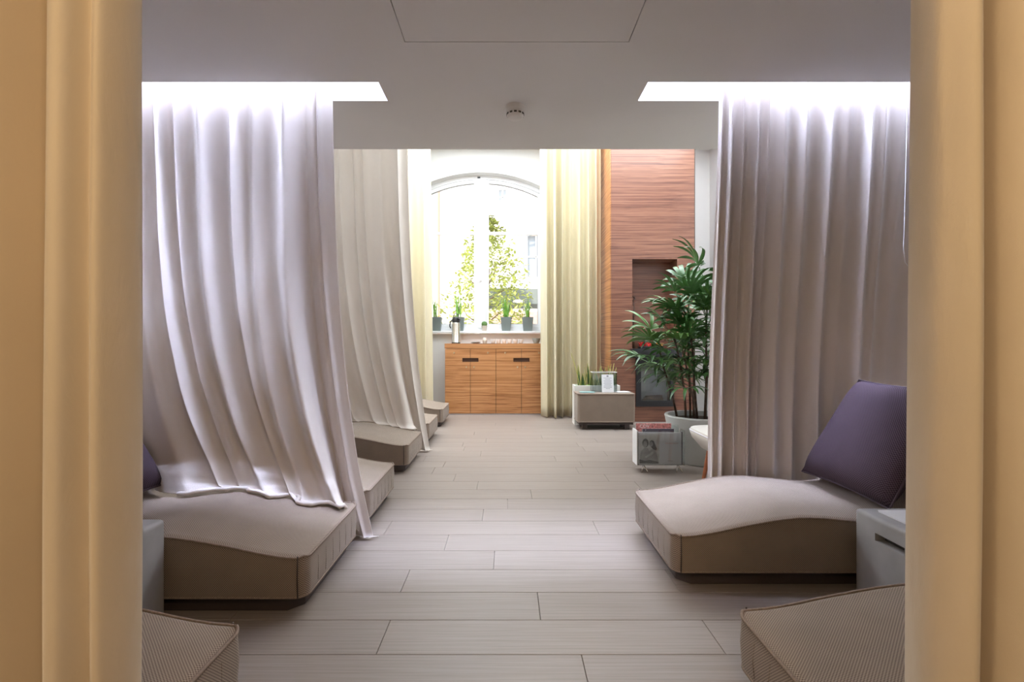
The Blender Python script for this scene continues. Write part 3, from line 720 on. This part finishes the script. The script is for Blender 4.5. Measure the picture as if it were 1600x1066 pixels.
def sill_pot(label, x, seed, nbl, tall):
    t = thing('potted_grass', label, 'potted plant', (x, 7.49, WZ0), 0, 'slate pots with grassy plants on the window sill')
    q = lambda h_, z: [(-h_,-h_,z),(h_,-h_,z),(h_,h_,z),(-h_,h_,z)]
    MB().frustum(q(0.064, 0), q(0.086, 0.215)).build('pot', 'slate_pot', t, bevel=0.004, seg=1)
    MB().frustum(q(0.078, 0.20), q(0.079, 0.2165)).build('soil', 'soil', t)
    r_ = random.Random(seed)
    for k in range(nbl):
        mb = MB(); blade(mb, (r_.uniform(-.035,.035), r_.uniform(-.035,.035), 0.21), r_.uniform(0, 2*PI), r_.uniform(0.0, 0.22), tall*r_.uniform(0.55, 1.1), r_.uniform(0.006, 0.011), curve=r_.uniform(0.0, 0.3))
        mb.build('leaf', 'grass_green', t, smooth=3.2)
sill_pot('slate pot of grass on the sill beside the left window curtain', -1.10, 1, 14, 0.34)
sill_pot('slate pot of grass on the sill standing behind the vacuum jug', -0.75, 2, 13, 0.42)
sill_pot('slate pot of dense grass on the sill just right of the window mullion', -0.02, 3, 17, 0.36)
sill_pot('slate pot of grass on the sill nearest the right window curtain', 0.31, 4, 13, 0.34)
t = thing('cactus', 'tiny round cactus in a pale pot at the window mullion', 'cactus', (-0.355, 7.47, WZ0))
MB().lathe([(0.034, 0), (0.046, 0.075), (0.048, 0.085), (0.042, 0.085), (0.0, 0.08)], n=20, cap=False).build('pot', 'terracotta_pale', t, smooth=0.9)
MB().lathe([(0.036, 0.08), (0.044, 0.1), (0.042, 0.125), (0.028, 0.145), (0.0, 0.152)], n=20, cap=False).build('body', 'cactus_green', t, smooth=2)

# ------------------------------------------------------------------ ottoman, planter and the things on them
OX0, OX1, OY0, OY1 = 0.84, 1.53, 5.82, 6.15
ot = thing('ottoman', 'low taupe upholstered ottoman on dark legs before the white planter', 'ottoman', (OX0, (OY0+OY1)/2, 0))
mb, top, bot = cushion(OX1-OX0, OY1-OY0, 0.095, lambda x: 0.435, 0.035, crown=0.006, nmid=10, wmid=6)
c = mb.build('cushion', 'seat_fabric', ot, smooth=0.7, uv=True)
MB().tube([(x, y, z+0.001) for x, y, z in top], 0.006, 6, True).build('top_piping', 'seat_piping', c, smooth=3.2); MB().tube(bot, 0.006, 6, True).build('lower_piping', 'seat_piping', c, smooth=3.2)
MB().box(0.02, OX1-OX0-0.02, -0.145, 0.145, 0.06, 0.095).build('base', 'plinth_brown', ot)
for x in (0.06, OX1-OX0-0.12):
    for y in (-0.13, 0.08): MB().box(x, x+0.06, y, y+0.05, 0, 0.06).build('leg', 'plinth_brown', ot, bevel=0.004, seg=1)
ZO = 0.442
tag(MB().box(-0.09, 0.09, -0.06, 0.06, 0, 0.004).build('leaflet', 'teal_print', None, (0.97, 5.93, ZO), bevel=0.001, seg=1), 'teal printed leaflet lying on the taupe ottoman', 'leaflet')
o = tag(MB().box(-0.08, 0.08, -0.07, 0.07, 0, 0.003).build('leaflet', 'paper', None, (1.40, 5.97, ZO), bevel=0.001, seg=1), 'white leaflet lying at the right end of the taupe ottoman', 'leaflet'); o.rotation_euler = (0, 0, 0.25)
t = thing('acrylic_box', 'clear open acrylic box standing on the taupe ottoman', 'box', (1.19, 6.03, ZO))
for nm, q in (('side_panel', (-.15,-.145,-.08,.08,0,.24)), ('side_panel', (.145,.15,-.08,.08,0,.24)), ('front_panel', (-.15,.15,-.08,-.076,0,.24)), ('back_panel', (-.15,.15,.076,.08,0,.24)), ('bottom_panel', (-.145,.145,-.076,.076,0,.004))):
    MB().box(*q).build(nm, 'acrylic', t)
for q in ((-.152,.152,-.082,-.078,.236,.242), (-.152,.152,.078,.082,.236,.242), (-.152,-.148,-.08,.08,.236,.242), (.148,.152,-.08,.08,.236,.242)): MB().box(*q).build('rim', 'cord_white', t)
t = thing('notice', 'white printed notice standing before the clear acrylic box', 'notice', (1.218, 5.900, ZO))
MB().add([(-.072,0,0),(.072,0,0),(.072,.03,.215),(-.072,.03,.215),(-.072,.003,0),(.072,.003,0),(.072,.033,.215),(-.072,.033,.215)], [(0,1,2,3),(7,6,5,4),(0,4,5,1),(2,6,7,3),(1,5,6,2),(0,3,7,4)]).build('sheet', 'paper', t)
MB().box(-.072, .072, .004, .045, 0, .003).build('foot', 'acrylic', t)
pr = MB()
for k in range(9):
    z = 0.17-0.016*k; ww = (0.05, 0.03, 0.05, 0.045, 0.05, 0.04, 0.05, 0.05, 0.025)[k]; y = z*0.03/0.215-0.0012
    pr.box(-ww, ww, y-0.0004, y, z, z+0.004)
pr.box(-0.012, 0.012, 0.195*0.03/0.215-0.0016, 0.195*0.03/0.215-0.0012, 0.186, 0.204); pr.build('print', 'ink_grey', t)
t = thing('planter', 'white box planter of snake plants behind the taupe ottoman', 'planter', (1.14, 6.285, 0))
MB().slab([-0.29, 0.29], [-0.105, 0.105], 0.0, 0.50, [(-0.27, 0.27, -0.085, 0.085)]).build('box', 'planter_white', t)
MB().box(-0.27, 0.27, -0.085, 0.085, 0.40, 0.47).build('soil', 'soil', t)
r_ = random.Random(12)
for k in range(34):
    bx = -0.22+0.45*(k/33)+r_.uniform(-.02,.02); ht = r_.uniform(0.18, 0.33) if k != 2 else 0.46; a = r_.uniform(0, 2*PI); yy = r_.uniform(-.05,.05); ln = r_.uniform(0, .22); w_ = r_.uniform(.015, .023)
    s0 = r_.random
    mb = MB(); blade(mb, (bx, yy, 0.46), a, ln, ht, w_, 6, 0.1, 0.35); lf = mb.build('leaf', 'snake_green', t, smooth=3.2)
    ed = MB(); vs = lf.data.vertices
    for side in (0, 2): ed.tube([vs[3*i+side].co for i in range(7)], 0.0028, 4)
    ed.build('leaf_margin', 'snake_edge', lf)
mb = MB()
for k in range(160):
    blade(mb, (r_.uniform(-.25,.2), r_.uniform(-.075,.075), 0.465), r_.uniform(0, 2*PI), r_.uniform(.2, .9), r_.uniform(.03,.07), .006, 3, .6)
tag(mb.build('ground_cover', 'grass_green', t), kind='stuff')

# ------------------------------------------------------------------ niche decoration
t = thing('flower_arrangement', 'red and orange flowers on the black mantel shelf', 'flowers', (1.86, 6.47, 0.966))
MB().box(-0.11, 0.20, -0.05, 0.07, 0, 0.03).build('tray', 'black_metal', t, bevel=0.006)
r_ = random.Random(5)
for k in range(9):
    c0 = (-0.09+0.033*k, r_.uniform(-.03,.04), 0.05+r_.uniform(-.01,.015)); mb = MB()
    for q in range(9):
        a = 2*PI*q/9*1.62; rad = 0.008+0.002*q; s_ = 0.016
        p = Vector((c0[0]+rad*math.cos(a), c0[1]+rad*math.sin(a), c0[2]+0.012-0.0015*q)); tg = Vector((-math.sin(a), math.cos(a), 0)); ou = Vector((math.cos(a), math.sin(a), 0.8))
        mb.add([p-tg*s_*.5, p+tg*s_*.5, p+tg*s_*.6+ou*s_, p+ou*s_*1.25, p-tg*s_*.6+ou*s_], [(0,1,2,3,4)])
    mb.lathe([(0.012, -0.03), (0.016, 0.0), (0.01, 0.012)], c0, 8)
    mb.build('bloom', 'flower_red' if k < 5 else 'flower_orange', t)
t = thing('twig_vase', 'thin dark vase with a leafy twig in the column niche', 'vase', (1.70, 6.56, 0.966))
MB().lathe([(0.022, 0), (0.024, 0.01), (0.014, 0.2), (0.012, 0.42), (0.015, 0.45), (0.0, 0.45)], n=16, cap=False).build('vase', 'handle_brown', t, smooth=0.9)
MB().tube([(0,0,.42), (0.01,0,.55), (-0.005,0,.64), (0.02,0,.70)], 0.004, 6).build('twig', 'plinth_brown', t, smooth=1)
for k in range(5):
    mb = MB(); blade(mb, (0.005, 0, .58+.025*k), (0.2 if k % 2 else PI-0.3)+0.2*k, 0.9, .08, .012, 5, .5); mb.build('leaf', 'plinth_brown', t)

# ------------------------------------------------------------------ potted palm
PX, PY = 1.69, 4.30
palm = thing('potted_palm', 'tall green lady palm in a round pale grey pot', 'potted plant', (PX, PY, 0))
MB().lathe([(0.205, 0), (0.215, 0.01), (0.285, 0.385), (0.29, 0.40), (0.285, 0.41), (0.262, 0.41), (0.255, 0.36), (0.0, 0.355)], n=48, cap=False).build('pot', 'pot_glaze', palm, smooth=0.7)
MB().lathe([(0.0, 0.362), (0.15, 0.372), (0.258, 0.365)], n=32, cap=False).build('soil', 'soil', palm, smooth=1)
def fan_leaf(r_, size):
    """petiole along +X from the origin, then a fan of strap leaflets that arch down"""
    mb = MB(); pet = size*r_.uniform(0.55, 0.9)
    pts = [(0,0,0), (pet*.5,0,pet*.22), (pet,0,pet*.30)]; mb.tube(pts, 0.0045, 5, taper=0.7)
    hub = Vector(pts[-1]); n = r_.choice((7, 8, 9, 10))
    for k in range(n):
        a = lerp(-1.45, 1.45, k/(n-1))+r_.uniform(-.08,.08); ln = size*(1.05-0.28*abs(a)/1.45)*r_.uniform(.9,1.1); wd = size*0.055*r_.uniform(.8,1.15)
        d = Vector((math.cos(a), math.sin(a), 0)); sd_ = Vector((-math.sin(a), math.cos(a), 0)); el = r_.uniform(0.15, 0.42); p = hub.copy(); m_ = 7; vs = []
        drop = r_.uniform(0.9, 1.7)
        for i in range(m_+1):
            t_ = i/m_; w_ = wd*min(1, 0.25+2.6*t_)*(1 if t_ < .72 else max(0.12, 1-(t_-.72)*2.9)); e = el-drop*t_**1.5
            dirv = d*math.cos(e)+Vector((0,0,math.sin(e))); upv = Vector((0,0,1))*math.cos(e)-d*math.sin(e)
            vs += [p-sd_*w_+upv*w_*.35, p, p+sd_*w_+upv*w_*.35]; p = p+dirv*(ln/m_)
        fs = []
        for i in range(m_): fs += [(3*i,3*i+1,3*i+4,3*i+3),(3*i+1,3*i+2,3*i+5,3*i+4)]
        mb.add(vs, fs)
    return mb
r_ = random.Random(23)
canes = [(-.13,-.05,1.12,-.10), (-.05,.06,1.40,-.05), (.02,-.08,1.28,.02), (.07,.03,1.46,.03), (.14,-.03,1.36,.08), (-.16,.08,1.02,-.16), (.0,.12,1.12,.0), (.17,.09,1.2,.12), (-.08,-.12,0.98,-.10), (.10,-.12,1.08,.05), (-.02,-.02,1.28,-.08)]
for ci, (cx, cy, ch, ln) in enumerate(canes):
    pts = [(cx, cy, .36), (cx+ln*.3+r_.uniform(-.02,.02), cy, .36+(ch-.36)*.35), (cx+ln*.7+r_.uniform(-.02,.02), cy+.02, .36+(ch-.36)*.7), (cx+ln, cy+.02, ch)]
    cane = MB().tube(pts, 0.011, 8, taper=0.6).build('cane', 'cane', palm, smooth=2)
    nl = 9 if ch > 1.15 else 7
    for k in range(nl):
        z = ch-0.62*(k/nl)*(ch-.36)/0.9; tt = (z-.36)/(ch-.36); x = cx+ln*tt
        az = 2.4*k+ci*1.1+r_.uniform(-.4,.4)
        lf = fan_leaf(r_, r_.uniform(.23, .335)).build('leaf', 'palm_green' if r_.random() < .65 else 'palm_green_light', palm, (x, cy+.015, z), smooth=3.2)
        lf.rotation_euler = (0, -lerp(1.0, 0.0, min(1, k/(nl*0.7)))+r_.uniform(-.15,.15), az)

# ------------------------------------------------------------------ magazine rack
RX0, RX1, RY = 1.05, 1.43, 3.93
rack = thing('magazine_rack', 'clear acrylic magazine rack on wire feet beside the palm pot', 'magazine rack', (RX0, RY, 0))
rw = RX1-RX0
MB().box(0, rw, 0.0, 0.005, 0.055, 0.335).build('front_panel', 'acrylic', rack); MB().box(0, rw, 0.13, 0.135, 0.055, 0.36).build('back_panel', 'acrylic', rack)
MB().box(0, rw, 0.005, 0.13, 0.055, 0.06).build('bottom_panel', 'acrylic', rack); MB().box(-0.005, 0.004, 0.0, 0.135, 0.055, 0.335).build('side_panel', 'cord_white', rack); MB().box(rw, rw+0.004, 0.0, 0.135, 0.055, 0.335).build('side_panel', 'acrylic', rack)
for x in (0.05, rw-0.05):
    MB().tube([(x-0.02, -0.02, 0.003), (x, 0.02, 0.055), (x+0.012, 0.06, 0.056), (x+0.03, -0.01, 0.003)], 0.0035, 6).build('wire_foot', 'steel', rack, smooth=2)
mg = thing('magazine', 'grey magazine with a monochrome couple photograph at the front of the rack', 'magazine', (RX0+0.012, RY+0.012, 0.062), 0, 'magazines in the rack')
mw = 0.345
MB().box(0, mw, 0, 0.014, 0, 0.255).build('pages', 'paper', mg); MB().box(-0.001, mw+0.001, -0.002, 0, 0, 0.256).build('cover', 'paper_grey', mg); MB().box(mw+.001, mw+0.012, -0.002, 0.02, 0, 0.262).build('spine', 'cover_dark', mg)
MB().box(0.004, 0.168, -0.0028, -0.002, 0.004, 0.236).build('cover_photo', 'photo_light', mg)
def flat_shape(pts, y): return MB().frustum([(x,y,z) for x,z in pts], [(x,y-0.0004,z) for x,z in pts])
def ell(cx, cz, rx, rz, n=18): return [(cx+rx*math.cos(2*PI*k/n), cz+rz*math.sin(2*PI*k/n)) for k in range(n)]
flat_shape([(.008,.008),(.160,.008),(.158,.045),(.14,.10),(.118,.128),(.10,.118),(.085,.105),(.075,.13),(.05,.135),(.022,.11),(.012,.07)], -0.0028).build('photo_figures', 'photo_mid', mg)
flat_shape(ell(.055,.172,.025,.036), -0.0032).build('photo_head', 'photo_dark', mg); flat_shape(ell(.052,.163,.017,.025), -0.0036).build('photo_face', 'photo_mid', mg)
flat_shape([(.085,.16),(.09,.185),(.105,.196),(.122,.188),(.132,.165),(.148,.125),(.14,.112),(.118,.12),(.10,.14)], -0.0032).build('photo_hair', 'photo_dark', mg); flat_shape(ell(.101,.163,.014,.021), -0.0036).build('photo_face', 'photo_mid', mg)
flat_shape([(.05,.06),(.06,.05),(.12,.085),(.118,.102),(.105,.098)], -0.0036).build('photo_arm', 'photo_light', mg); flat_shape([(.006,.006),(.16,.006),(.16,.02),(.09,.035),(.05,.028),(.006,.04)], -0.0036).build('photo_shadow', 'photo_dark', mg)
MB().box(.215, .32, -0.0026, -0.002, .168, .171).build('print_line', 'cover_pink', mg); MB().box(.235, .275, -0.0026, -0.002, .026, .029).build('print_line', 'ink_grey', mg)
def text(body, size, loc, mname, parent, name='lettering'):
    cu = bpy.data.curves.new('txt', 'FONT'); cu.body = body; cu.size = size; cu.extrude = 0.0003
    tmp = bpy.data.objects.new('txt', cu); C.objects.link(tmp); bpy.context.view_layer.update()
    me = bpy.data.meshes.new_from_object(tmp.evaluated_get(bpy.context.evaluated_depsgraph_get())); bpy.data.objects.remove(tmp)
    me.transform(Matrix.Rotation(PI/2, 4, 'X')); me.materials.clear()
    return link(name, me, mname, parent, loc)
mg = thing('magazine', 'glossy pink magazine with white lettering at the back of the rack', 'magazine', (RX0+0.010, RY+0.085, 0.062), 0, 'magazines in the rack')
MB().box(0, .29, 0, .010, 0, .318).build('pages', 'paper', mg); MB().box(-.001, .291, -.002, 0, 0, .319).build('cover', 'cover_pink', mg)
text('COV', 0.038, (.03, -.0024, .283), 'paper', mg)
mg = thing('magazine', 'dark covered magazine standing in the middle of the rack', 'magazine', (RX0+0.055, RY+0.05, 0.062), 0, 'magazines in the rack')
MB().box(0, .255, 0, .010, 0, .279).build('pages', 'paper', mg); MB().box(-.001, .256, -.002, 0, 0, .28).build('cover', 'cover_dark', mg)
text('I', 0.022, (.022, -.0024, .262), 'paper', mg)

# ------------------------------------------------------------------ cream chair half hidden by the right curtain
chx, chy = 1.60, 3.38
ch_ = thing('chair', 'cream upholstered seat on wooden legs peeking from behind the right satin curtain', 'chair', (chx, chy, 0))
def rr_(hx, hy, r, z, n=6):
    p = []
    for (sx, sy, a0) in ((1,1,0),(-1,1,PI/2),(-1,-1,PI),(1,-1,1.5*PI)):
        for k in range(n+1):
            a = a0+PI/2*k/n; p.append((sx*(hx-r)+r*math.cos(a), sy*(hy-r)+r*math.sin(a), z))
    return p
seat = MB(); lays = [rr_(.20,.22,.10,.29), rr_(.255,.27,.12,.36), rr_(.27,.285,.13,.405), rr_(.262,.278,.13,.427), rr_(.22,.24,.12,.435)]
for a, b_ in zip(lays, lays[1:]):
    n = len(a); seat.add(a+b_, [(i,(i+1)%n,n+(i+1)%n,n+i) for i in range(n)])
n = len(lays[0]); seat.add(lays[0], [tuple(range(n-1,-1,-1))]); seat.add(lays[-1], [tuple(range(n))])
st = seat.build('seat', 'cream_leather', ch_); bm = bmesh.new(); bm.from_mesh(st.data); bmesh.ops.remove_doubles(bm, verts=bm.verts, dist=1e-5); bmesh.ops.recalc_face_normals(bm, faces=bm.faces); bm.to_mesh(st.data); bm.free(); st.data.shade_smooth(); st.data.set_sharp_from_angle(angle=1.0)
MB().tube(rr_(.268,.283,.13,.412), .004, 6, True).build('seam', 'paper_grey', st, smooth=3.2)
bk = MB(); la = rr_(.035,.26,.03,.39); lb = [(x+.08,y,z) for x,y,z in rr_(.03,.25,.03,.82)]
bk.frustum([(x+.23,y,z) for x,y,z in la], [(x+.23,y,z) for x,y,z in lb]).build('backrest', 'cream_leather', ch_, smooth=0.9)
for sx in (-1, 1):
    for sy in (-1, 1): MB().tube([(sx*.13, sy*.15, .30), (sx*.17, sy*.19, 0.0)], .018, 10, taper=.65).build('leg', 'chair_wood', ch_, smooth=0.9)

# ------------------------------------------------------------------ smoke detector
t = thing('smoke_detector', 'round white smoke detector on the ceiling', 'smoke detector', (0.045, 2.83, ZL))
MB().lathe([(0.0, 0), (0.058, 0), (0.058, -0.022), (0.052, -0.03)], n=32, cap=False).build('base', 'detector_white', t, smooth=0.6)
MB().lathe([(0.050, -0.028), (0.050, -0.052), (0.040, -0.066), (0.026, -0.070), (0.0, -0.071)], n=32, cap=False).build('cap', 'detector_white', t, smooth=0.6)
for k in range(12):
    a = 2*PI*k/12; v_ = MB().box(-.008, .008, -.0515, -.047, -.052, -.042); R = Matrix.Rotation(a, 3, 'Z'); v_.v = [tuple(R @ Vector(p)) for p in v_.v]; v_.build('vent', 'gap_dark', t)

# ------------------------------------------------------------------ the courtyard outside
tag(MB().box(-30, 30, YB+0.5, 45, -0.4, -0.3).build('ground', 'yard'), kind='structure')
bl = thing('building', 'pale sunlit building facade across the courtyard', 'building', (0, 22, -0.3))
MB().slab([-16, 16], [0, 14], 0, 0.5, [(-.40,-.06,7.6,8.3), (2.0,3.4,1.0,4.8), (-7.0,-5.8,4.5,7.0), (-7.0,-5.8,0.8,3.2), (.9,1.7,4.3,6.2)], axis='y').build('wall', 'facade', bl)
for q in ((-.40,-.06,7.6,8.3), (2.0,3.4,1.0,4.8), (-7.0,-5.8,4.5,7.0), (-7.0,-5.8,0.8,3.2), (.9,1.7,4.3,6.2)):
    wn = MB().box(q[0], q[1], .2, .22, q[2], q[3]).build('window', 'facade_glass', bl)
    mx = (q[0]+q[1])/2; mz = (q[2]+q[3])/2; MB().box(mx-.03, mx+.03, .15, .2, q[2], q[3]).box(q[0], q[1], .15, .2, mz-.03, mz+.03).build('glazing_bar', 'window_white', wn)
ov = MB().frustum([(-2.1+.2*math.cos(a*PI/12), -.01, 8.0+.40*math.sin(a*PI/12)) for a in range(24)], [(-2.1+.2*math.cos(a*PI/12), .02, 8.0+.40*math.sin(a*PI/12)) for a in range(24)]).build('oval_window', 'facade_glass', bl)
MB().box(-2.3, -1.9, -.03, -.01, 7.97, 8.03).build('glazing_bar', 'window_white', ov)
MB().tube([(-3.1, -.1, 0), (-3.1, -.1, 14)], .05, 8).build('downpipe', 'pipe_copper', bl, smooth=1)
MB().tube([(.72, -.1, 4.0), (.72, -.1, 6.1), (1.6, -.1, 6.3)], .04, 8).build('downpipe', 'facade_glass', bl, smooth=1)
MB().box(-16, 16, -.25, .5, 14, 14.3).build('cornice', 'facade', bl)
tr = thing('tree', 'young yellow green tree in the courtyard outside the window', 'tree', (-0.45, 11.2, -0.85))
MB().tube([(0,0,.55), (.03,0,1.2), (-.02,.03,2.2), (.02,0,3.6)], .06, 8, taper=.3).build('trunk', 'bark', tr, smooth=2)
r_ = random.Random(9); mb = MB()
for k in range(12):
    a = 2.4*k; z = 1.5+.17*k; MB().tube([(0,0,z), (.45*math.cos(a), .45*math.sin(a), z+.3), (.75*math.cos(a)*(1-k/16), .75*math.sin(a)*(1-k/16), z+.45)], .018, 6, taper=.4).build('branch', 'bark', tr, smooth=2)
for k in range(4300):
    z = 1.5+3.3*r_.random()**1.15; R_ = pl([(1.5,.6),(2.1,1.0),(2.9,1.0),(3.7,.75),(4.3,.45),(4.8,.15)], z)
    a = r_.uniform(0, 2*PI); rad = R_*math.sqrt(r_.random())*(1+.22*math.sin(3*a+2*z))
    p = Vector((rad*math.cos(a), rad*math.sin(a), z)); s_ = r_.uniform(.045,.085)
    u_ = Vector((r_.uniform(-1,1), r_.uniform(-1,1), r_.uniform(-.6,.6))).normalized(); w_ = u_.cross(Vector((r_.uniform(-.4,.4), r_.uniform(-.4,.4), 1))).normalized()
    mb.add([p-u_*s_, p+w_*s_*.5, p+u_*s_, p-w_*s_*.5], [(0,1,2,3)])
tag(mb.build('foliage', 'tree_leaf', tr), kind='stuff')
ps = thing('parasol', 'white market parasol with grey valance in the courtyard', 'parasol', (0.35, 13.2, -0.3))
hs = 0.92; zc = 2.72
MB().add([(-hs,-hs,zc),(hs,-hs,zc),(hs,hs,zc),(-hs,hs,zc),(.12,0,zc+.24),(-hs,-hs,zc-.02),(hs,-hs,zc-.02),(hs,hs,zc-.02),(-hs,hs,zc-.02),(.12,0,zc+.21)], [(0,1,4),(1,2,4),(2,3,4),(3,0,4),(6,5,9),(7,6,9),(8,7,9),(5,8,9),(0,5,6,1),(1,6,7,2),(2,7,8,3),(3,8,5,0)]).build('canopy', 'canvas_white', ps)
for q in ((-hs,hs,-hs,-hs+.012), (-hs,hs,hs-.012,hs), (-hs,-hs+.012,-hs,hs), (hs-.012,hs,-hs,hs)): MB().box(*q, zc-.40, zc-.02).build('valance', 'canvas_grey', ps)
MB().tube([(.12,0,0), (.12,0,zc+.2)], .03, 10).build('pole', 'canvas_white', ps, smooth=1); MB().lathe([(.3,0),(.3,.06),(.05,.1)], (.12,0,0), 24).build('base', 'concrete', ps, smooth=.6)
gw = tag(MB().box(-0.6, 4.5, 15.0, 15.25, -0.3, 2.0).build('garden_wall', 'yard_brick'), 'low pinkish garden wall under the courtyard parasol', 'wall')
